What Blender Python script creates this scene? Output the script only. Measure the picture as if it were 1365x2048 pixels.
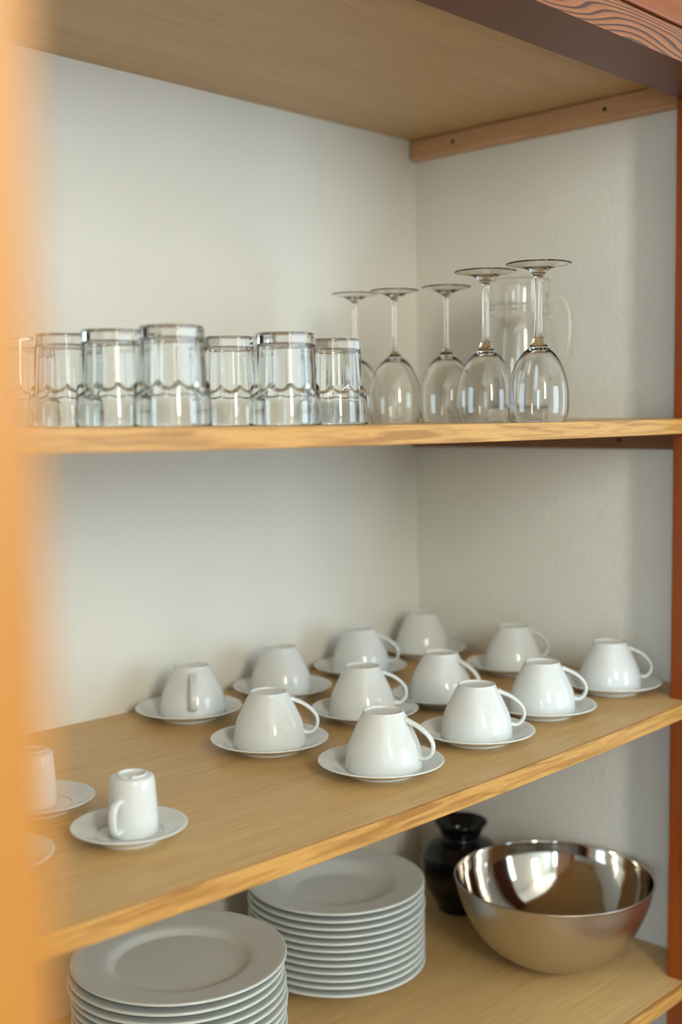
import bpy, bmesh, math, random
from mathutils import Vector, Matrix

# ------------------------------------------------------------------ clear
for o in list(bpy.data.objects):
    bpy.data.objects.remove(o, do_unlink=True)
SC = bpy.context.scene
COL = SC.collection
PI = math.pi
random.seed(4)

# ------------------------------------------------------------------ camera
YAW, PITCH, ROLL = 0.7698, 0.0769, -0.0098
cam_d = bpy.data.cameras.new('camera')
cam = bpy.data.objects.new('camera', cam_d)
COL.objects.link(cam)
F = Vector((math.cos(YAW) * math.cos(PITCH), math.sin(YAW) * math.cos(PITCH), -math.sin(PITCH)))
R0 = Vector((math.sin(YAW), -math.cos(YAW), 0))
U0 = R0.cross(F)
RR = math.cos(ROLL) * R0 + math.sin(ROLL) * U0
UU = -math.sin(ROLL) * R0 + math.cos(ROLL) * U0
M = Matrix((RR, UU, -F)).transposed().to_4x4()
M.translation = Vector((-1.6676, -1.4214, 0.41))
cam.matrix_world = M
cam_d.sensor_fit = 'VERTICAL'
cam_d.sensor_height = 36.0
cam_d.lens = 2400.0 / 2048 * 36.0
cam_d.clip_start = 0.02
cam_d.dof.use_dof = True
cam_d.dof.focus_distance = 1.42
cam_d.dof.aperture_fstop = 2.6
SC.camera = cam

# ------------------------------------------------------------------ view, world
SC.view_settings.view_transform = 'Standard'
SC.view_settings.look = 'None'
SC.view_settings.gamma = 1
SC.view_settings.use_curve_mapping = False
SC.view_settings.exposure = 0.0
w = bpy.data.worlds.new('world')
SC.world = w
w.use_nodes = True
w.node_tree.nodes['Background'].inputs[0].default_value = (0.62, 0.76, 1.0, 1)
w.node_tree.nodes['Background'].inputs[1].default_value = 1.0


# ------------------------------------------------------------------ window light
def window_light(name, loc, size, normal, power, color):
    d = bpy.data.lights.new(name, 'AREA')
    d.shape = 'RECTANGLE'
    d.size, d.size_y = size
    d.energy = power
    d.color = color
    o = bpy.data.objects.new(name, d)
    COL.objects.link(o)
    o.location = loc
    n = Vector(normal).normalized()
    o.rotation_euler = n.to_track_quat('-Z', 'Y').to_euler()
    return o


KEY_X, KEY_Z = -1.92, 1.12
REAR_Y, WEST_X, EAST_X = -3.2, -3.9, 1.9
FLOOR_Z, CEIL_Z = -1.1, 1.75
window_light('daylight_key', (KEY_X, REAR_Y + 0.01, KEY_Z), (0.38, 1.10), (0, 1, 0), 47, (1.0, 0.95, 0.80))
window_light('daylight_rear', (0.30, REAR_Y + 0.01, 0.35), (1.10, 1.50), (0, 1, 0), 32, (0.66, 0.86, 1.0))
window_light('daylight_east', (EAST_X - 0.01, -2.2, 0.45), (0.7, 1.4), (-1, 0, 0), 8, (0.66, 0.86, 1.0))
window_light('daylight_west', (WEST_X + 0.01, -2.1, 0.45), (1.6, 1.5), (1, 0, 0), 90, (0.62, 0.84, 1.0))


# ------------------------------------------------------------------ materials
def new_mat(name):
    m = bpy.data.materials.new(name)
    m.use_nodes = True
    nt = m.node_tree
    return m, nt, nt.nodes['Principled BSDF']


def node(nt, kind, **kw):
    n = nt.nodes.new(kind)
    for k, v in kw.items():
        if k in n.inputs:
            n.inputs[k].default_value = v
        else:
            setattr(n, k, v)
    return n


def srgb(r, g, b):
    def f(c):
        c /= 255.0
        return c / 12.92 if c <= 0.04045 else ((c + 0.055) / 1.055) ** 2.4
    return (f(r), f(g), f(b), 1)


def coords(nt, scale, rot=(0, 0, 0), loc=(0, 0, 0)):
    tc = node(nt, 'ShaderNodeTexCoord')
    mp = node(nt, 'ShaderNodeMapping')
    mp.inputs['Scale'].default_value = scale
    mp.inputs['Rotation'].default_value = rot
    mp.inputs['Location'].default_value = loc
    nt.links.new(tc.outputs['Object'], mp.inputs['Vector'])
    return mp.outputs['Vector']


def ramp(nt, fac, stops):
    r = node(nt, 'ShaderNodeValToRGB')
    els = r.color_ramp.elements
    while len(els) < len(stops):
        els.new(0.5)
    for e, (p, c) in zip(els, stops):
        e.position = p
        e.color = c
    nt.links.new(fac, r.inputs['Fac'])
    return r.outputs['Color']


def mixc(nt, a, b, fac, mode='MIX'):
    m = node(nt, 'ShaderNodeMix')
    m.data_type = 'RGBA'
    m.blend_type = mode
    if isinstance(fac, float):
        m.inputs['Factor'].default_value = fac
    else:
        nt.links.new(fac, m.inputs['Factor'])
    for s, v in ((6, a), (7, b)):
        if isinstance(v, tuple):
            m.inputs[s].default_value = v
        else:
            nt.links.new(v, m.inputs[s])
    return m.outputs[2]


def bump(nt, bsdf, h, strength, dist=0.001):
    b = node(nt, 'ShaderNodeBump')
    b.inputs['Strength'].default_value = strength
    b.inputs['Distance'].default_value = dist
    nt.links.new(h, b.inputs['Height'])
    nt.links.new(b.outputs['Normal'], bsdf.inputs['Normal'])


def plaster(name, col, scale, strength, dist=0.002):
    m, nt, b = new_mat(name)
    n1 = node(nt, 'ShaderNodeTexNoise', Scale=scale, Detail=4.0, Roughness=0.55)
    nt.links.new(coords(nt, (1, 1, 0.8)), n1.inputs['Vector'])
    n2 = node(nt, 'ShaderNodeTexNoise', Scale=3.0, Detail=2.0)
    nt.links.new(coords(nt, (1, 1, 1)), n2.inputs['Vector'])
    c2 = tuple(x * 0.93 for x in col[:3]) + (1,)
    nt.links.new(ramp(nt, n2.outputs['Fac'], [(0.3, c2), (0.7, col)]), b.inputs['Base Color'])
    b.inputs['Roughness'].default_value = 0.5
    b.inputs['Specular IOR Level'].default_value = 0.3
    bump(nt, b, n1.outputs['Fac'], strength, dist)
    return m


def veneer(name, dark, light, axis='x', rough=0.42, fine=1.0):
    """fine straight-grained veneer: thin pores running along one axis"""
    m, nt, b = new_mat(name)
    s1 = {'x': (6, 300 * fine, 300), 'y': (300 * fine, 6, 300), 'z': (300, 300, 6)}[axis]
    s2 = {'x': (0.9, 22, 22), 'y': (22, 0.9, 22), 'z': (22, 22, 0.9)}[axis]
    s3 = {'x': (14, 620, 620), 'y': (620, 14, 620), 'z': (620, 620, 14)}[axis]
    n1 = node(nt, 'ShaderNodeTexNoise', Scale=1.0, Detail=3.0, Roughness=0.6, Distortion=0.3)
    nt.links.new(coords(nt, s1), n1.inputs['Vector'])
    n2 = node(nt, 'ShaderNodeTexNoise', Scale=1.0, Detail=3.0, Roughness=0.55, Distortion=0.5)
    nt.links.new(coords(nt, s2), n2.inputs['Vector'])
    n3 = node(nt, 'ShaderNodeTexNoise', Scale=1.0, Detail=1.0)
    nt.links.new(coords(nt, s3), n3.inputs['Vector'])
    mid = tuple((a + c) / 2 for a, c in zip(dark, light))
    ca = ramp(nt, n1.outputs['Fac'], [(0.30, dark), (0.5, mid), (0.68, light)])
    cb = ramp(nt, n2.outputs['Fac'], [(0.2, dark), (0.8, light)])
    c = mixc(nt, ca, cb, 0.45)
    pores = ramp(nt, n3.outputs['Fac'], [(0.30, (0.62, 0.55, 0.45, 1)), (0.40, (1, 1, 1, 1))])
    c = mixc(nt, c, pores, 0.5, 'MULTIPLY')
    nt.links.new(c, b.inputs['Base Color'])
    b.inputs['Roughness'].default_value = rough
    b.inputs['Specular IOR Level'].default_value = 0.45
    bump(nt, b, n1.outputs['Fac'], 0.25, 0.0004)
    return m


def solid_wood(name, dark, light, axis='x', ring=60.0, distort=6.0, rough=0.35, contrast=(0.25, 0.75), along=1.6, off=(0, 0, 0)):
    """sawn timber: stretched growth rings seen as flame-like streaks"""
    m, nt, b = new_mat(name)
    k = along
    s = {'x': (k, ring, ring), 'y': (ring, k, ring), 'z': (ring, ring, k)}[axis]
    n0 = node(nt, 'ShaderNodeTexNoise', Scale=1.0, Detail=4.0, Roughness=0.5, Distortion=distort * 0.15)
    nt.links.new(coords(nt, s, loc=off), n0.inputs['Vector'])
    s2 = {'x': (k * 6, ring * 14, ring * 14), 'y': (ring * 14, k * 6, ring * 14), 'z': (ring * 14, ring * 14, k * 6)}[axis]
    n1 = node(nt, 'ShaderNodeTexNoise', Scale=1.0, Detail=2.0)
    nt.links.new(coords(nt, s2), n1.inputs['Vector'])
    ca = ramp(nt, n0.outputs['Fac'], [(contrast[0], dark), (contrast[1], light)])
    cb = ramp(nt, n1.outputs['Fac'], [(0.3, dark), (0.65, light)])
    nt.links.new(mixc(nt, ca, cb, 0.25), b.inputs['Base Color'])
    b.inputs['Roughness'].default_value = rough
    bump(nt, b, n1.outputs['Fac'], 0.12, 0.0004)
    return m


M_WALL = plaster('white_plaster', srgb(238, 237, 230), 60, 0.12, 0.0015)
M_WALL_ROUGH = plaster('stippled_white_plaster', srgb(238, 237, 230), 110, 0.65, 0.003)
M_ROOM = plaster('room_plaster', srgb(232, 228, 218), 40, 0.1)
M_VENEER = veneer('oak_veneer', srgb(194, 156, 100), srgb(228, 193, 136))
M_VENEER_TOP = veneer('top_panel_veneer', srgb(186, 150, 104), srgb(212, 180, 134))
M_LIP = solid_wood('oak_lipping', srgb(156, 106, 44), srgb(208, 158, 86), 'x', ring=150, along=9, contrast=(0.36, 0.58), rough=0.4)
M_DOOR = solid_wood('honey_pine_door', srgb(148, 94, 28), srgb(156, 101, 33), 'z', ring=30, along=1.2, rough=0.45)
M_STILE = solid_wood('red_brown_stained_pine', srgb(116, 50, 8), srgb(150, 72, 16), 'z', ring=45, along=1.5, rough=0.32)
M_BATTEN = solid_wood('raw_pine_batten', srgb(184, 138, 98), srgb(214, 172, 130), 'y', ring=70, along=6, rough=0.6)
M_BATTEN_DARK = solid_wood('brown_stained_batten', srgb(104, 66, 38), srgb(140, 94, 58), 'y', ring=70, along=6, rough=0.5)
M_CORNICE = solid_wood('orange_stained_pine', srgb(128, 66, 26), srgb(152, 84, 40), 'x', ring=50, along=2, rough=0.35)


def grain_pine(name):
    m, nt, b = new_mat(name)
    n0 = node(nt, 'ShaderNodeTexNoise', Scale=1.0, Detail=1.0, Roughness=0.4)
    nt.links.new(coords(nt, (2.4, 15, 15), loc=(0.7, 0.2, 0.6)), n0.inputs['Vector'])
    mul = node(nt, 'ShaderNodeMath', operation='MULTIPLY')
    mul.inputs[1].default_value = 30.0
    nt.links.new(n0.outputs['Fac'], mul.inputs[0])
    fr = node(nt, 'ShaderNodeMath', operation='FRACT')
    nt.links.new(mul.outputs[0], fr.inputs[0])
    ca = ramp(nt, fr.outputs[0], [(0.0, srgb(70, 42, 38)), (0.16, srgb(78, 48, 42)), (0.36, srgb(150, 92, 56)), (0.85, srgb(164, 104, 66)), (1.0, srgb(74, 44, 38))])
    n1 = node(nt, 'ShaderNodeTexNoise', Scale=1.0, Detail=2.0)
    nt.links.new(coords(nt, (12, 500, 500)), n1.inputs['Vector'])
    cb = ramp(nt, n1.outputs['Fac'], [(0.3, (0.7, 0.66, 0.62, 1)), (0.6, (1, 1, 1, 1))])
    nt.links.new(mixc(nt, ca, cb, 0.6, 'MULTIPLY'), b.inputs['Base Color'])
    b.inputs['Roughness'].default_value = 0.38
    bump(nt, b, fr.outputs[0], 0.1, 0.0004)
    return m


M_HEADER = grain_pine('strongly_grained_pine')
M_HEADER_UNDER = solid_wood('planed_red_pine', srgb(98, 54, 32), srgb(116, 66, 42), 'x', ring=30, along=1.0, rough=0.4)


def simple(name, col, rough, metallic=0.0, spec=0.5, coat=0.0):
    m, nt, b = new_mat(name)
    n = node(nt, 'ShaderNodeTexNoise', Scale=35.0, Detail=2.0)
    nt.links.new(coords(nt, (1, 1, 1)), n.inputs['Vector'])
    c2 = tuple(x * 0.97 for x in col[:3]) + (1,)
    nt.links.new(ramp(nt, n.outputs['Fac'], [(0.3, c2), (0.7, col)]), b.inputs['Base Color'])
    b.inputs['Roughness'].default_value = rough
    b.inputs['Metallic'].default_value = metallic
    b.inputs['Specular IOR Level'].default_value = spec
    b.inputs['Coat Weight'].default_value = coat
    b.inputs['Coat Roughness'].default_value = 0.05
    return m


M_CHINA = simple('white_glazed_china', srgb(222, 226, 226), 0.09, spec=0.5)
M_PLATE = simple('satin_white_plate_glaze', srgb(212, 216, 212), 0.30)
M_VASE = simple('black_glaze', (0.004, 0.004, 0.005, 1), 0.08)
M_SCREW = simple('dark_screw_steel', srgb(70, 62, 55), 0.4, metallic=0.8)
M_FRAME = simple('white_window_paint', srgb(235, 235, 230), 0.4)
M_FLOOR = veneer('floor_boards', srgb(120, 84, 50), srgb(150, 108, 66), 'x', fine=0.1)


def steel(name, rough, aniso_scale):
    m, nt, b = new_mat(name)
    n = node(nt, 'ShaderNodeTexNoise', Scale=1.0, Detail=2.0)
    nt.links.new(coords(nt, aniso_scale), n.inputs['Vector'])
    r = node(nt, 'ShaderNodeMapRange')
    r.inputs['To Min'].default_value = rough * 0.8
    r.inputs['To Max'].default_value = rough * 1.25
    nt.links.new(n.outputs['Fac'], r.inputs['Value'])
    nt.links.new(r.outputs['Result'], b.inputs['Roughness'])
    b.inputs['Base Color'].default_value = (0.60, 0.57, 0.53, 1)
    b.inputs['Metallic'].default_value = 1.0
    return m


M_STEEL_OUT = steel('brushed_steel', 0.30, (20, 20, 900))
M_STEEL_IN = steel('polished_steel', 0.07, (20, 20, 600))


def glass(name, col, ior=1.5):
    m, nt, b = new_mat(name)
    b.inputs['Base Color'].default_value = col
    b.inputs['Roughness'].default_value = 0.0
    b.inputs['IOR'].default_value = ior
    b.inputs['Transmission Weight'].default_value = 1.0
    return m


M_GLASS = glass('clear_glass', (0.985, 0.985, 0.975, 1))
M_GLASS_T = glass('pressed_glass', (0.955, 0.975, 0.970, 1))


# ------------------------------------------------------------------ object helpers
def link(name, bm, mats, parent=None, smooth=False, bevel=0.0):
    me = bpy.data.meshes.new(name)
    bmesh.ops.recalc_face_normals(bm, faces=bm.faces)
    bm.to_mesh(me)
    bm.free()
    if not isinstance(mats, (list, tuple)):
        mats = [mats]
    for m in mats:
        me.materials.append(m)
    if smooth:
        for p in me.polygons:
            p.use_smooth = True
    o = bpy.data.objects.new(name, me)
    COL.objects.link(o)
    if parent:
        o.parent = parent
    if bevel:
        md = o.modifiers.new('bevel', 'BEVEL')
        md.width = bevel
        md.segments = 2
        md.limit_method = 'ANGLE'
    return o


def tag(o, label, cat, group=None):
    o['label'] = label
    o['category'] = cat
    if group:
        o['group'] = group
    return o


def struct(o, label=None):
    o['kind'] = 'structure'
    if label:
        o['label'] = label
    return o


def empty(name, loc, rz=0):
    o = bpy.data.objects.new(name, None)
    COL.objects.link(o)
    o.location = loc
    o.rotation_euler = (0, 0, rz)
    o.empty_display_size = 0.02
    return o


def add_box(bm, x0, x1, y0, y1, z0, z1, mi=0):
    v = [bm.verts.new(c) for c in ((x0, y0, z0), (x1, y0, z0), (x1, y1, z0), (x0, y1, z0),
                                   (x0, y0, z1), (x1, y0, z1), (x1, y1, z1), (x0, y1, z1))]
    for f in ((0, 3, 2, 1), (4, 5, 6, 7), (0, 1, 5, 4), (1, 2, 6, 5), (2, 3, 7, 6), (3, 0, 4, 7)):
        bm.faces.new([v[i] for i in f]).material_index = mi


def box(name, b, mat, parent=None, bevel=0.0):
    bm = bmesh.new()
    add_box(bm, *b)
    return link(name, bm, mat, parent, bevel=bevel)


def smooth_profile(pts, sub=6):
    """Catmull-Rom through (r, z, [sharp]) points; sharp points keep their corner"""
    out = []
    n = len(pts)
    for i in range(n - 1):
        p1, p2 = pts[i], pts[i + 1]
        s1 = len(p1) > 2
        s2 = len(p2) > 2
        p0 = pts[i - 1] if i > 0 and not s1 else p1
        p3 = pts[i + 2] if i + 2 < n and not s2 else p2
        for k in range(sub):
            t = k / sub
            q = []
            for a in (0, 1):
                q.append(0.5 * (2 * p1[a] + (-p0[a] + p2[a]) * t + (2 * p0[a] - 5 * p1[a] + 4 * p2[a] - p3[a]) * t * t
                                + (-p0[a] + 3 * p1[a] - 3 * p2[a] + p3[a]) * t ** 3))
            out.append((max(q[0], 0.0), q[1]))
    out.append((pts[-1][0], pts[-1][1]))
    return out


def lathe(bm, prof, n=64, fn=None, mi=0, mis=None):
    """revolve a closed or axis-to-axis profile; fn(r, z, theta, i) may change the radius"""
    rings = []
    for i, (r, z) in enumerate(prof):
        if r < 1e-6:
            rings.append([bm.verts.new((0, 0, z))])
        else:
            ring = []
            for k in range(n):
                th = 2 * PI * k / n
                rr = fn(r, z, th, i) if fn else r
                ring.append(bm.verts.new((rr * math.cos(th), rr * math.sin(th), z)))
            rings.append(ring)
    for i in range(len(rings) - 1):
        a, b = rings[i], rings[i + 1]
        m_ = mis(i) if mis else mi
        for k in range(n):
            k2 = (k + 1) % n
            if len(a) == 1 and len(b) == 1:
                continue
            if len(a) == 1:
                f = bm.faces.new((a[0], b[k], b[k2]))
            elif len(b) == 1:
                f = bm.faces.new((a[k], b[0], a[k2]))
            else:
                f = bm.faces.new((a[k], b[k], b[k2], a[k2]))
            f.material_index = m_
    return rings


def tube(bm, pts, radii, n=14, up=Vector((0, 1, 0)), flat=1.0, caps=True):
    """sweep an ellipse along a planar path (radius list, flattened by 'flat' in the up direction)"""
    rings = []
    P = [Vector(p) for p in pts]
    for i, p in enumerate(P):
        t = (P[min(i + 1, len(P) - 1)] - P[max(i - 1, 0)]).normalized()
        s = t.cross(up).normalized()
        r = radii[i]
        ra, rb = r if isinstance(r, tuple) else (r, r * flat)
        rings.append([bm.verts.new(p + s * (math.cos(2 * PI * k / n) * ra) + up * (math.sin(2 * PI * k / n) * rb)) for k in range(n)])
    for a, b in zip(rings, rings[1:]):
        for k in range(n):
            bm.faces.new((a[k], a[(k + 1) % n], b[(k + 1) % n], b[k]))
    if caps:
        bm.faces.new(rings[0][::-1])
        bm.faces.new(rings[-1])


def spline(pts, sub=6):
    out = []
    n = len(pts)
    for i in range(n - 1):
        p0, p1, p2, p3 = pts[max(i - 1, 0)], pts[i], pts[i + 1], pts[min(i + 2, n - 1)]
        for k in range(sub):
            t = k / sub
            out.append(tuple(0.5 * (2 * b + (-a + c) * t + (2 * a - 5 * b + 4 * c - d) * t * t + (-a + 3 * b - 3 * c + d) * t ** 3)
                             for a, b, c, d in zip(p0, p1, p2, p3)))
    out.append(tuple(pts[-1]))
    return out


def copy_tree(o, parent=None):
    c = o.copy()
    COL.objects.link(c)
    c.parent = parent
    for ch in list(o.children):
        copy_tree(ch, c)
    return c


# ------------------------------------------------------------------ setting: recess and room
XL = -1.30
YF = -0.5914                      # front edge of the shelves
ZU, ZM, ZL, ZT = 0.4079, 0.0, -0.4249, 0.9017
SU, SM = 0.0042, 0.0115
XS, YS = -0.0852, -0.5576         # inner back corner of the post
HF = -0.6496                      # front plane of post and header
ZH = 0.8582                       # underside of the header


def sag(s, x):
    return -s * 4 * (x - XL) * (0 - x) / XL ** 2


struct(box('wall_back', (XL - 0.1, 0.06, 0.0, 0.08, FLOOR_Z, CEIL_Z), M_WALL))
struct(box('wall_side', (0.0, 0.06, YS, 0.0, FLOOR_Z, CEIL_Z), M_WALL_ROUGH))
struct(box('wall_left', (XL - 0.1, XL - 0.02, YS, 0.0, FLOOR_Z, CEIL_Z), M_WALL))
bm = bmesh.new()
add_box(bm, WEST_X, XL - 0.1, HF + 0.02, HF + 0.10, FLOOR_Z, CEIL_Z)
add_box(bm, 0.06, EAST_X, HF + 0.02, HF + 0.10, FLOOR_Z, CEIL_Z)
add_box(bm, XL - 0.1, 0.06, HF + 0.02, HF + 0.10, 1.16, CEIL_Z)
struct(link('wall_front', bm, M_ROOM))
struct(box('floor', (WEST_X - .1, EAST_X + .1, REAR_Y - .1, 0.08, FLOOR_Z - 0.05, FLOOR_Z), M_FLOOR))
struct(box('ceiling', (WEST_X - .1, EAST_X + .1, REAR_Y - .1, 0.08, CEIL_Z, CEIL_Z + 0.05), M_ROOM))


def wall_with_holes(name, axis, c0, c1, u0, u1, holes, mat):
    """axis 'y': wall in a y slab c0..c1 running along x; 'x': slab in x running along y"""
    bm = bmesh.new()

    def put(a0, a1, z0, z1):
        if a1 - a0 < 1e-4 or z1 - z0 < 1e-4:
            return
        if axis == 'y':
            add_box(bm, a0, a1, c0, c1, z0, z1)
        else:
            add_box(bm, c0, c1, a0, a1, z0, z1)
    cur = u0
    for h0, h1, z0, z1 in sorted(holes):
        put(cur, h0, FLOOR_Z, CEIL_Z)
        put(h0, h1, FLOOR_Z, z0)
        put(h0, h1, z1, CEIL_Z)
        cur = h1
    put(cur, u1, FLOOR_Z, CEIL_Z)
    return struct(link(name, bm, mat))


kx, kz = 0.19, 0.55
rear_holes = [(KEY_X - kx, KEY_X + kx, KEY_Z - kz, KEY_Z + kz), (-0.25, 0.85, -0.40, 1.10)]
west_holes = [(-2.9, -1.3, -0.30, 1.20)]
east_holes = [(-2.55, -1.85, -0.25, 1.15)]
wall_with_holes('wall_rear', 'y', REAR_Y - 0.12, REAR_Y, WEST_X, EAST_X, rear_holes, M_ROOM)
wall_with_holes('wall_west', 'x', WEST_X - 0.12, WEST_X, REAR_Y, HF + 0.1, west_holes, M_ROOM)
wall_with_holes('wall_east', 'x', EAST_X, EAST_X + 0.12, REAR_Y, HF + 0.1, east_holes, M_ROOM)


def window_frame(n, axis, c, h, bars=1):
    a0, a1, z0, z1 = h
    bm = bmesh.new()
    t = 0.03

    def put(p0, p1, q0, q1):
        if axis == 'y':
            add_box(bm, p0, p1, c - 0.09, c - 0.04, q0, q1)
        else:
            add_box(bm, c - 0.025, c + 0.025, p0, p1, q0, q1)
    put(a0, a0 + t, z0, z1)
    put(a1 - t, a1, z0, z1)
    put(a0 + t, a1 - t, z0, z0 + t)
    put(a0 + t, a1 - t, z1 - t, z1)
    for k in range(bars):
        m_ = a0 + (a1 - a0) * (k + 1) / (bars + 1)
        put(m_ - t / 2, m_ + t / 2, z0 + t, z1 - t)
    struct(link('window_%d' % n, bm, M_FRAME))


window_frame(1, 'y', REAR_Y, rear_holes[0])
window_frame(2, 'y', REAR_Y, rear_holes[1], 2)
window_frame(3, 'x', WEST_X - 0.06, west_holes[0], 2)
window_frame(4, 'x', EAST_X + 0.06, east_holes[0])

# ------------------------------------------------------------------ shelves


def board_bm(z0, z1, yf, s, holes=True):
    xs = [XL - 0.02 + (XS + 0.0005 - XL + 0.02) * i / 40 for i in range(41)]
    sl = [(x, yf) for x in xs]
    sl += [(XS + 0.0005, YS + 0.001), (0.0, YS + 0.001)] if yf < YS else [(0.0, yf)]
    bm = bmesh.new()
    prev = None
    for (x, f) in sl:
        dz = sag(s, min(max(x, XL), 0))
        ring = [bm.verts.new(c) for c in ((x, f, z0 + dz), (x, 0, z0 + dz), (x, 0, z1 + dz), (x, f, z1 + dz))]
        if prev:
            for k in range(4):
                bm.faces.new((prev[k], prev[(k + 1) % 4], ring[(k + 1) % 4], ring[k]))
        else:
            bm.faces.new(ring)
        prev = ring
    bm.faces.new(prev[::-1])
    return bm


def lip_bm(z0, z1, y0, y1, s):
    bm = bmesh.new()
    prev = None
    for i in range(41):
        x = XL - 0.02 + (XS - XL + 0.02) * i / 40
        dz = sag(s, min(max(x, XL), 0))
        ring = [bm.verts.new(c) for c in ((x, y0, z0 + dz), (x, y1, z0 + dz), (x, y1, z1 + dz), (x, y0, z1 + dz))]
        if prev:
            for k in range(4):
                bm.faces.new((prev[k], prev[(k + 1) % 4], ring[(k + 1) % 4], ring[k]))
        else:
            bm.faces.new(ring)
        prev = ring
    bm.faces.new(prev[::-1])
    return bm


def shelf(ztop, s, label, th=0.0205):
    r = empty('cupboard_shelf', (XL, YF, ztop))
    inv = Matrix.Translation(-Vector(r.location))
    b = board_bm(ztop - th, ztop, YF + 0.006, s)
    b.transform(inv)
    link('board', b, M_VENEER, r)
    l_ = lip_bm(ztop - th - 0.0003, ztop, YF, YF + 0.006, s)
    l_.transform(inv)
    lp = link('lipping', l_, M_LIP, r, bevel=0.0008)
    lp['label'] = 'honey oak front lipping'
    return tag(r, label, 'shelf', 'oak shelves of the open cupboard')


shelf(ZU, SU, 'oak veneered upper shelf at eye level, carrying the drinking glasses')
shelf(ZM, SM, 'oak veneered middle shelf carrying the upturned white cups on saucers')
shelf(ZL, 0.0, 'oak veneered lowest shelf carrying plate stacks and steel bowl')
CUP = empty('cupboard', (0, 0, 0))
tag(CUP, 'built-in open cupboard with red brown post, grained header, brown top panel and open door', 'cupboard')
tp = link('top_panel', board_bm(ZT, ZT + 0.018, YS, 0.0), M_VENEER_TOP, CUP)
tp['label'] = 'brown veneered top panel'


def batten(ztop, h, label, screws, prot=0.02, mat=None):
    L = 0.0 - YS - 0.002
    r = empty('batten', (0.0, YS, ztop))
    r.parent = CUP
    r_ = box('batten', (-prot, 0.0, 0.001, L, -h, -0.0003), mat or M_BATTEN, CUP, bevel=0.004)
    r_.location = r.location
    bpy.data.objects.remove(r)
    r = r_
    for y in screws:
        bm = bmesh.new()
        lathe(bm, [(0, 0), (0.0032, 0), (0.0038, 0.0005), (0.0032, 0.0012), (0.001, 0.0008), (0, 0.0008)], 16)
        s = link('screw', bm, M_SCREW, r, smooth=True)
        s.rotation_euler = (0, -PI / 2, 0)
        s.location = (-prot + 0.0002, y - YS, -h * 0.5)
    r['label'] = label
    return r


batten(ZT, 0.036, 'pale pine batten with two screws under the top panel, on the side wall', (-0.10, -0.40))
batten(ZU - 0.0207, 0.0275, 'brown pine batten under the right end of the upper shelf', (-0.43,), mat=M_BATTEN_DARK)

# ------------------------------------------------------------------ face frame
box('post', (XS, 0.06, HF, YS, FLOOR_Z, ZH), M_STILE, CUP, bevel=0.002)['label'] = 'red brown stained upright post'
box('post', (XL - 0.1, XL - 0.02, HF, YS, FLOOR_Z, ZH), M_STILE, CUP, bevel=0.002)['label'] = 'red brown stained upright post'
bm = bmesh.new()
add_box(bm, XL - 0.1, 0.06, HF, YS, ZH, 0.8988)
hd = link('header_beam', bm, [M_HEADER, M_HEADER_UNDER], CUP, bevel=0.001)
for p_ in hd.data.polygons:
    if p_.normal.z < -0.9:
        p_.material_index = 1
hd['label'] = 'reddish pine header with bold dark grain'
box('cornice', (XL - 0.1, 0.06, HF - 0.002, YS, 0.9015, 1.16), M_CORNICE, CUP, bevel=0.003)['label'] = 'orange brown board above the header'

# open door, its free edge close to the camera
HD = Vector((-1.352, -0.655, 0))
FE = Vector((-1.5372, -1.2122, 0))
dv = HD - FE
Ld = dv.length
ang = math.atan2(-dv.y, -dv.x)
bm = bmesh.new()
# local x runs from the hinge to the free edge, local -y to the outer face
add_box(bm, 0.0, Ld, -0.022, 0.0, -1.12, 0.85)
door = link('door', bm, M_DOOR, CUP, bevel=0.001)
door.location = (-1.352, -0.655, 0.1)
door.rotation_euler = (0, 0, ang)
door['label'] = 'honey coloured open door'
bm = bmesh.new()
lathe(bm, [(0, 0), (0.012, 0), (0.008, 0.006), (0.007, 0.016), (0.014, 0.022), (0.016, 0.028), (0.012, 0.034), (0, 0.036)], 24)
kn = link('knob', bm, M_DOOR, door, smooth=True)
kn.rotation_euler = (PI / 2, 0, 0)
kn.location = (Ld - 0.04, -0.022, 0.75 - 1.3)


# ------------------------------------------------------------------ china
def saucer_bm(R=0.0758, h=0.0165, foot=0.040, well=0.051):
    k = R / 0.0758
    p = [(0, 0.0035), (foot - 0.006, 0.0035), (foot - 0.004, 0.0, 's'), (foot, 0.0, 's'), (foot + 0.002, 0.0035),
         (0.057 * k, 0.0080), (0.070 * k, h - 0.0030), (R - 0.0006, h - 0.0008), (R, h + 0.0002), (R - 0.0012, h + 0.0008),
         (0.069 * k, h - 0.0005), (0.058 * k, 0.0110), (well * k, 0.0078), (0.044 * k, 0.0068), (0.02, 0.0068), (0, 0.0068)]
    bm = bmesh.new()
    lathe(bm, smooth_profile(p, 4), 72)
    return bm


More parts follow.
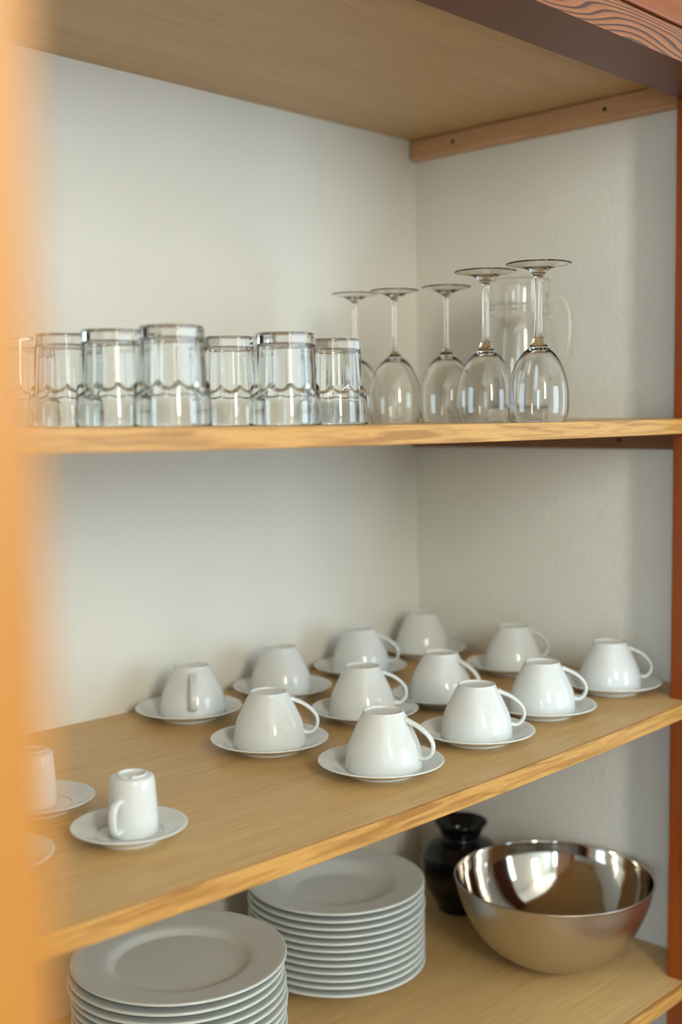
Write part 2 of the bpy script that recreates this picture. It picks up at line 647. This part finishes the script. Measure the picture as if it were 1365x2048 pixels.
def cup_proto():
    root = empty('coffee_cup', (0, 0, 0))
    o = [(0.0466, 0.0008), (0.0467, 0.004), (0.0461, 0.012), (0.0449, 0.021), (0.0425, 0.030), (0.0389, 0.0385), (0.0340, 0.0490),
         (0.0286, 0.0600), (0.0249, 0.0668), (0.0243, 0.0690, 's'), (0.0228, 0.0692, 's'), (0.0218, 0.0668, 's'), (0.012, 0.0660), (0, 0.0658)]
    i = [(0, 0.0620), (0.018, 0.0615), (0.0262, 0.0590), (0.0315, 0.0487), (0.0364, 0.0382), (0.0401, 0.0297), (0.0426, 0.021),
         (0.0438, 0.012), (0.0445, 0.004), (0.0450, 0.0008), (0.0458, 0.0), (0.0466, 0.0008)]
    bm = bmesh.new()
    lathe(bm, smooth_profile(i, 4)[:-1] + smooth_profile(o, 4), 80)
    link('body', bm, M_CHINA, root, smooth=True)
    path = spline([(0.0270, 0, 0.0600), (0.0330, 0, 0.0575), (0.0440, 0, 0.0525), (0.0545, 0, 0.0445), (0.0612, 0, 0.0345), (0.0608, 0, 0.0235),
                   (0.0545, 0, 0.0165), (0.0475, 0, 0.0155), (0.0425, 0, 0.0175)], 6)
    n = len(path)
    rad = []
    for q in range(n):
        t = q / (n - 1)
        rad.append((0.0024 + 0.0008 * (abs(t - 0.5) * 2) ** 2, 0.0062 - 0.0016 * math.sin(PI * t)))
    bm = bmesh.new()
    tube(bm, path, rad, 16)
    link('handle', bm, M_CHINA, root, smooth=True)
    return root


SAUCER_ME = None
CUP0 = cup_proto()
first_cup, first_saucer = [CUP0], [None]
base_ang = math.atan2(RR.y, RR.x)         # direction that points to the right in the photo


def place_saucer(x, y, label, group, R=None):
    z = ZM + sag(SM, x)
    if first_saucer[0] is None:
        s = link('saucer', saucer_bm(), M_CHINA, smooth=True)
        first_saucer[0] = s
    else:
        s = first_saucer[0].copy()
        COL.objects.link(s)
    s.location = (x, y, z + 0.0002)
    return tag(s, label, 'saucer', group)


def place_cup(x, y, deg, label):
    if first_cup[0] is not None:
        c = first_cup[0]
        first_cup[0] = None
    else:
        c = copy_tree(CUP0)
    c.location = (x, y, ZM + sag(SM, x) + 0.0071)
    c.rotation_euler = (0, 0, base_ang - math.radians(deg))   # positive turns the handle towards the viewer
    return tag(c, label, 'cup', 'upturned coffee cups')


def shift(x, y, right):
    return x + RR.x * right, y + RR.y * right


CUPS = [  # saucer x, y, cup shift right, handle angle, where it stands
    (-0.6265, -0.4748, 0.0035, 22, 'nearest the viewer, front and centre'),
    (-0.6464, -0.2999, 0.000, 0, 'second from left in the front diagonal'),
    (-0.6107, -0.0910, 0.006, 82, 'far left by the back wall, handle towards the viewer'),
    (-0.4412, -0.4754, 0.000, 2, 'in front row, between the nearest and the third'),
    (-0.4527, -0.2866, -0.003, -4, 'in middle row, straight behind the nearest one'),
    (-0.4311, -0.0947, -0.002, -110, 'second from left by the back wall, handle hidden'),
    (-0.2762, -0.4640, 0.000, 0, 'third to the right along the front edge'),
    (-0.3130, -0.3150, -0.003, 32, 'in middle row, handle turned frontwards'),
    (-0.2524, -0.0902, 0.001, 8, 'third from left by the back wall'),
    (-0.0800, -0.0805, -0.002, -100, 'in the corner where the two walls meet'),
    (-0.0880, -0.2770, 0.001, -18, 'by the side wall, left of the far right one'),
    (-0.1020, -0.4677, -0.001, 2, 'far right, beside the red brown post'),
]
for x, y, sx, dg, where in CUPS:
    place_saucer(x, y, 'white saucer under the cup ' + where, 'saucers under the coffee cups')
    cx_, cy_ = shift(x, y, sx)
    place_cup(cx_, cy_, dg, 'white upturned coffee cup ' + where)


def espresso_proto():
    root = empty('espresso_cup', (0, 0, 0))
    o = [(0.0250, 0.0006), (0.0253, 0.003), (0.0252, 0.012), (0.0246, 0.026), (0.0236, 0.042), (0.0226, 0.0535), (0.0212, 0.0575), (0.0180, 0.0592),
         (0.0150, 0.0592, 's'), (0.0148, 0.0612, 's'), (0.0132, 0.0612, 's'), (0.0126, 0.0585, 's'), (0.006, 0.0580), (0, 0.0580)]
    i = [(0, 0.0535), (0.012, 0.0530), (0.0190, 0.0490), (0.0212, 0.040), (0.0224, 0.026), (0.0231, 0.012), (0.0233, 0.003), (0.0240, 0.0), (0.0250, 0.0006)]
    bm = bmesh.new()

    def notch(r, z, th, i_):
        return r
    lathe(bm, smooth_profile(i, 4)[:-1] + smooth_profile(o, 4), 64, notch)
    # little drain notch in the foot ring
    for v in bm.verts:
        if v.co.z > 0.0600 and abs(math.atan2(v.co.y, v.co.x) - 0.4) < 0.16:
            v.co.z -= 0.0016
    link('body', bm, M_CHINA, root, smooth=True)
    path = spline([(0.0205, 0, 0.0380), (0.0275, 0, 0.0385), (0.0345, 0, 0.0350), (0.0375, 0, 0.0270), (0.0365, 0, 0.0150), (0.0325, 0, 0.0085), (0.0270, 0, 0.0085), (0.0225, 0, 0.0095)], 6)
    bm = bmesh.new()
    tube(bm, path, [(0.0026, 0.0046)] * len(path), 14)
    link('handle', bm, M_CHINA, root, smooth=True)
    return root


esp = espresso_proto()
SM_SAUCER = link('espresso_saucer', saucer_bm(0.0585, 0.0155, 0.031, 0.044), M_CHINA, smooth=True)
ESP = [((-0.9717, -0.4460), 0.004, 112, 'fully in view, handle facing the viewer'),
       (shift(-0.9445, -0.3447, -0.0585), -0.007, 150, 'half hidden behind the blurred door')]
first = True
for (x, y), sx, dg, where in ESP:
    z = ZM + sag(SM, x)
    s = SM_SAUCER if first else SM_SAUCER.copy()
    e = esp if first else copy_tree(esp)
    if not first:
        COL.objects.link(s)
    first = False
    s.location = (x, y, z + 0.0002)
    tag(s, 'small white saucer under the espresso cup ' + where, 'saucer', 'espresso saucers')
    cx_, cy_ = shift(x, y, sx)
    e.location = (cx_, cy_, z + 0.0071)
    e.rotation_euler = (0, 0, base_ang - math.radians(dg))
    tag(e, 'small white upturned espresso cup ' + where, 'cup', 'espresso cups')
s = SM_SAUCER.copy()
COL.objects.link(s)
x, y = shift(-1.0726, -0.4676, -0.0585)
s.location = (x, y, ZM + sag(SM, x) + 0.0002)
tag(s, 'small white saucer mostly hidden by the door, nearest the front shelf edge', 'saucer', 'espresso saucers')


# ------------------------------------------------------------------ plates
def plate_bm(R, rim, soup):
    w_ = R * 0.665
    if soup:
        p = [(0, 0.0055), (0.062, 0.0055), (0.064, 0.0, 's'), (0.068, 0.0, 's'), (0.071, 0.0060), (0.080, 0.0125), (w_ - 0.001, 0.0200), (w_ + 0.006, rim - 0.0095),
             (R * 0.86, rim - 0.0068), (R - 0.001, rim - 0.0034), (R, rim - 0.0018), (R - 0.0015, rim, ),
             (R * 0.86, rim - 0.0022), (w_ + 0.004, rim - 0.0048), (w_ - 0.003, rim - 0.0080), (0.078, 0.0180), (0.066, 0.0115), (0.056, 0.0104), (0.03, 0.0104), (0, 0.0104)]
    else:
        p = [(0, 0.0055), (0.066, 0.0055), (0.068, 0.0, 's'), (0.072, 0.0, 's'), (0.075, 0.0058), (0.083, 0.0095), (w_ + 0.006, 0.0135),
             (R * 0.86, rim - 0.0062), (R - 0.001, rim - 0.0032), (R, rim - 0.0016), (R - 0.0015, rim),
             (R * 0.86, rim - 0.0028), (w_ + 0.004, rim - 0.0058), (w_ - 0.003, 0.0145), (0.080, 0.0108), (0.074, 0.0104), (0.05, 0.0104), (0, 0.0104)]
    bm = bmesh.new()
    lathe(bm, smooth_profile(p, 3), 96)
    return bm


RANK = ['bottom', 'second', 'third', 'fourth', 'fifth', 'sixth', 'seventh', 'eighth', 'ninth', 'tenth', 'eleventh', 'twelfth', 'thirteenth', 'fourteenth', 'fifteenth']


def plate_stack(name, n, x, y, R, rim, soup, pitch, side, kind, group, jit):
    proto = link(name, plate_bm(R, rim, soup), M_PLATE, smooth=True)
    for k in range(n):
        o = proto if k == 0 else proto.copy()
        if k:
            COL.objects.link(o)
        jx, jy = jit.get(k, (random.uniform(-0.0012, 0.0012), random.uniform(-0.0012, 0.0012)))
        o.location = (x + jx, y + jy, ZL + 0.0002 + k * pitch)
        if k == n - 1:
            lab = 'topmost white %s of the %s' % (kind, side)
        elif k == 0:
            lab = 'bottom white %s of the %s, resting on the shelf' % (kind, side)
        elif k < (n + 1) // 2:
            lab = 'white %s, %s from the bottom of the %s' % (kind, RANK[k], side)
        else:
            lab = 'white %s, %s from the top of the %s' % (kind, RANK[n - 1 - k], side)
        tag(o, lab, 'plate', group)


def cam_ray(u, v, t):
    d = F + RR * ((u - 682.5) / 2400.0) - UU * ((v - 1024.0) / 2400.0)
    return Vector((-1.6676, -1.4214, 0.41)) + d * t


# measured positions of the two stacks
LP = (-0.7739, -0.2678)
RP = (-0.4148, -0.1899)
plate_stack('dinner_plate', 15, LP[0], LP[1], 0.133, 0.024, False, 0.0109, 'left plate stack', 'dinner plate', 'dinner plates in the left stack',
            {14: (0, 0), 13: (-0.003, 0.001), 12: (-0.004, 0.001), 11: (-0.001, 0)})
plate_stack('soup_plate', 12, RP[0], RP[1], 0.132, 0.030, True, 0.0107, 'right plate stack', 'soup plate', 'soup plates in the right stack',
            {11: (0, 0)})

# ------------------------------------------------------------------ bowl
bo = [(0, 0.0), (0.022, 0.0), (0.034, 0.0014), (0.058, 0.0085), (0.088, 0.0255), (0.1145, 0.0510), (0.1335, 0.0830), (0.1445, 0.1130), (0.1488, 0.1340), (0.1500, 0.1385), (0.1506, 0.1402), (0.1496, 0.1412)]
bi = [(0.1496, 0.1412), (0.1484, 0.1404), (0.1476, 0.1340), (0.1433, 0.1132), (0.1322, 0.0835), (0.1134, 0.0519), (0.087, 0.0266), (0.0575, 0.0097), (0.034, 0.0026), (0, 0.0012)]
po = smooth_profile(bo, 6)
pi_ = smooth_profile(bi, 6)
bm = bmesh.new()
nout = len(po)
lathe(bm, po[:-1] + pi_, 128, mis=lambda i: 0 if i < nout - 1 else 1)
bowl = link('mixing_bowl', bm, [M_STEEL_OUT, M_STEEL_IN], smooth=True)
bowl.location = (-0.1610, -0.4065, ZL + 0.0002)
bowl.scale = (1.003, 1.003, 0.966)
tag(bowl, 'large round stainless steel mixing bowl beside the soup plates', 'bowl')

# ------------------------------------------------------------------ vase
vo = [(0, 0.0), (0.036, 0.0), (0.040, 0.003), (0.0455, 0.014), (0.0580, 0.036), (0.0665, 0.060), (0.0690, 0.080), (0.0655, 0.099), (0.0530, 0.1140), (0.0390, 0.1205), (0.0335, 0.1245),
      (0.0345, 0.1310), (0.0405, 0.1425), (0.0450, 0.1490), (0.0453, 0.1512), (0.0440, 0.1520)]
vi = [(0.0440, 0.1520), (0.0415, 0.1490), (0.0360, 0.1405), (0.0300, 0.1310), (0.0295, 0.1245), (0.0360, 0.1170), (0.050, 0.1100), (0.0615, 0.097), (0.0650, 0.080), (0.0625, 0.060), (0.054, 0.037),
      (0.042, 0.017), (0.034, 0.006), (0, 0.006)]
bm = bmesh.new()
lathe(bm, smooth_profile(vo, 5)[:-1] + smooth_profile(vi, 5), 80)
vase = link('vase', bm, M_VASE, smooth=True)
vase.location = (-0.0935, -0.1730, ZL + 0.0002)
tag(vase, 'glossy black vase with flared mouth, behind the steel bowl', 'vase')


# ------------------------------------------------------------------ glassware
def tumbler_bm():
    i = [(0, 0.0845), (0.018, 0.0847), (0.0240, 0.0838), (0.0262, 0.0815), (0.0272, 0.074), (0.0286, 0.055), (0.0297, 0.042), (0.0312, 0.0365), (0.0344, 0.0295), (0.0356, 0.018), (0.0360, 0.003),
         (0.0366, 0.0002), (0.0376, 0.0008)]
    pi2 = smooth_profile(i, 3)[:-1]
    po2 = smooth_profile([(0.0376, 0.0008), (0.0380, 0.003), (0.0379, 0.012), (0.0373, 0.022), (0.0366, 0.030)], 3)[:-1]
    z = 0.030
    while z < 0.0905:
        t = (z - 0.030) / 0.0605
        po2.append((0.0366 - 0.0048 * t, z))
        z += 0.0008 if z < 0.046 or z > 0.086 else 0.005
    po2 += smooth_profile([(0.0317, 0.0912), (0.0310, 0.0938), (0.0296, 0.0949), (0.0280, 0.0950, 's'), (0.0255, 0.0944), (0.020, 0.0926), (0, 0.0920)], 3)
    ni = len(pi2)
    N = 10

    def sm(t):
        t = min(max(t, 0), 1)
        return t * t * (3 - 2 * t)

    def fn(r, z, th, idx):
        a = ((th + PI / N) % (2 * PI / N)) - PI / N
        q = a / (PI / N)
        if idx >= ni:
            # each flat panel ends in a rounded arch on the shoulder
            arch = 0.0400 - 0.0065 * (1 - q * q)
            w_ = sm((z - arch) / 0.0042)
            apo = 0.0312 - (z - 0.040) * 0.022
            return r + w_ * (min(r, apo / math.cos(a)) - r)
        if 0.040 < z < 0.080:
            return r * (1 + 0.012 * (q * q - 0.5))
        return r
    bm = bmesh.new()
    lathe(bm, pi2 + po2, 120, fn)
    return bm


TUMB = link('tumbler', tumbler_bm(), M_GLASS_T, smooth=True)
TUMBLERS = [
    (-0.953, -0.5059, 10, 'nearest and largest in the photo, at the shelf front edge'),
    (-0.8098, -0.5108, 3, 'at the shelf front, right of the nearest one'),
    (-0.702, -0.4766, 22, 'rightmost tumbler, next to the wine glasses'),
    (-0.816, -0.4310, 14, 'set back between the two largest tumblers'),
    (-0.9655, -0.4280, 9, 'directly behind the nearest one, second in the receding row'),
    (-0.9696, -0.3500, 5, 'third in the receding row on the left'),
    (-0.9713, -0.2735, 31, 'last in the receding row, blurred behind the door edge'),
]
for k, (x, y, a, where) in enumerate(TUMBLERS):
    o = TUMB if k == 0 else TUMB.copy()
    if k:
        COL.objects.link(o)
    o.location = (x, y, ZU + sag(SU, x) + 0.0003)
    o.rotation_euler = (0, 0, math.radians(a))
    tag(o, 'clear fluted tumbler upside down, ' + where, 'glass', 'upturned tumblers')


def wine_glass_proto(h, rb, zb, rs, rf, rrim):
    """upturned: rim at z=0, bowl top at zb, stem radius rs, foot radius rf at z=h"""
    root = empty('wine_glass', (0, 0, 0))
    t = 0.0011
    oi = [(0, zb - 0.0045), (0.008, zb - 0.0055), (rb * 0.50, zb * 0.865), (rb * 0.76, zb * 0.71), (rb * 0.935, zb * 0.50), (rb - t, zb * 0.27), (rb * 0.965 - t, zb * 0.10), (rrim - t, 0.0008), (rrim - t * 0.5, 0.0), (rrim, 0.0008)]
    oo = [(rrim, 0.0008), (rb * 0.968, zb * 0.10), (rb, zb * 0.27), (rb * 0.96, zb * 0.50), (rb * 0.80, zb * 0.715), (rb * 0.56, zb * 0.885), (0.0125, zb * 0.975), (rs * 1.75, zb + 0.0045, ), (rs * 1.25, zb + 0.0105),
          (rs, zb + 0.020), (rs * 0.92, (zb + h) / 2), (rs, h - 0.022), (rs * 1.35, h - 0.0150), (rs * 2.0, h - 0.0108), (rf * 0.36, h - 0.0074), (rf * 0.6, h - 0.0044), (rf * 0.8, h - 0.0026), (rf - 0.0008, h - 0.0013), (rf, h - 0.0007),
          (rf - 0.0008, h), (rf * 0.8, h - 0.0012), (rf * 0.6, h - 0.0030), (rf * 0.36, h - 0.0054), (0, h - 0.0070)]
    pin = smooth_profile(oi, 4)[:-1]
    pout = smooth_profile(oo, 4)
    prof = pin + pout
    def piece(nm, q):
        b_ = bmesh.new()
        lathe(b_, q, 72)
        return b_

    def build(nm, q):
        b_ = piece(nm, q)
        me = bpy.data.meshes.new(nm)
        b_.to_mesh(me)
        b_.free()
        me.materials.append(M_GLASS)
        for p_ in me.polygons:
            p_.use_smooth = True
        me.flip_normals()
        o = bpy.data.objects.new(nm, me)
        COL.objects.link(o)
        o.parent = root
        return o
    k1 = max(i_ for i_, q in enumerate(prof) if q[1] <= zb + 0.0105 + 1e-6)
    k2 = min(i_ for i_, q in enumerate(prof) if q[1] >= h - 0.0150 - 1e-6 and i_ > k1)
    build('bowl', prof[:k1 + 1])
    build('stem', prof[k1:k2 + 1])
    build('foot', prof[k2:])
    return root


WG_A = wine_glass_proto(0.191, 0.0385, 0.096, 0.0035, 0.0352, 0.0345)
WG_B = wine_glass_proto(0.1975, 0.0385, 0.0955, 0.0050, 0.0410, 0.0335)
WINE = [
    (WG_B, (-0.4028, -0.5440), 1.0, 'nearest the shelf front edge, rightmost, in front of the jug'),
    (WG_B, (-0.3880, -0.4500), 1.0, 'thick stemmed, second from the right, its foot overlapping the rightmost one'),
    (WG_A, (-0.3270, -0.3340), 1.0, 'thin stemmed, just right of the wall corner line'),
    (WG_A, (-0.3480, -0.2546), 1.0, 'thin stemmed, just left of the wall corner line'),
    (WG_A, (-0.3370, -0.1650), 1.015, 'leftmost and farthest, its bowl half behind the last tumbler'),
]
used = set()
for proto, (x, y), sc, where in WINE:
    o = proto if proto.name not in used else copy_tree(proto)
    used.add(proto.name)
    o.location = (x, y, ZU + sag(SU, x) + 0.0003)
    o.scale = (1, 1, sc)
    o.rotation_euler = (0, 0, random.uniform(0, 6))
    tag(o, 'clear upturned wine glass ' + where, 'glass', 'upturned wine glasses')

# glass jug with handle, standing upright by the side wall
jug = empty('glass_jug', (-0.112, -0.305, ZU + sag(SU, -0.112) + 0.0003), base_ang + math.radians(-8))
jo = [(0, 0.002), (0.034, 0.0, 's'), (0.043, 0.0, 's'), (0.0475, 0.004), (0.0500, 0.020), (0.0545, 0.060), (0.0560, 0.100), (0.0530, 0.140), (0.0485, 0.160), (0.0480, 0.163), (0.0490, 0.166), (0.0470, 0.172), (0.0475, 0.175), (0.0460, 0.180),
      (0.0455, 0.200), (0.0475, 0.214), (0.0480, 0.2155), (0.0470, 0.2165)]
ji = [(0.0470, 0.2165), (0.0455, 0.214), (0.0430, 0.200), (0.0432, 0.180), (0.0450, 0.160), (0.0498, 0.140), (0.0528, 0.100), (0.0513, 0.060), (0.0465, 0.024), (0.040, 0.016), (0, 0.0145)]
prof = smooth_profile(jo, 4)[:-1] + smooth_profile(ji, 4)


def spout(r, z, th, i_):
    a = abs(((th - PI) + PI) % (2 * PI) - PI)
    if z > 0.195 and a < 0.6:
        return r + 0.014 * ((z - 0.195) / 0.021) ** 1.5 * math.cos(a / 0.6 * PI / 2) ** 2
    return r


bm = bmesh.new()
lathe(bm, prof, 72, spout)
link('body', bm, M_GLASS, jug, smooth=True)
path = spline([(0.0465, 0, 0.1900), (0.056, 0, 0.1930), (0.068, 0, 0.1880), (0.0775, 0, 0.1700), (0.0805, 0, 0.140), (0.0770, 0, 0.108), (0.0690, 0, 0.085), (0.0600, 0, 0.072), (0.0555, 0, 0.070)], 6)
bm = bmesh.new()
tube(bm, path, [(0.0042, 0.0075)] * len(path), 16)
link('handle', bm, M_GLASS, jug, smooth=True)
tag(jug, 'clear glass jug with a loop handle, behind the two rightmost wine glasses', 'jug')

# shadow-free details: nothing else stands in the cupboard
bpy.context.view_layer.update()
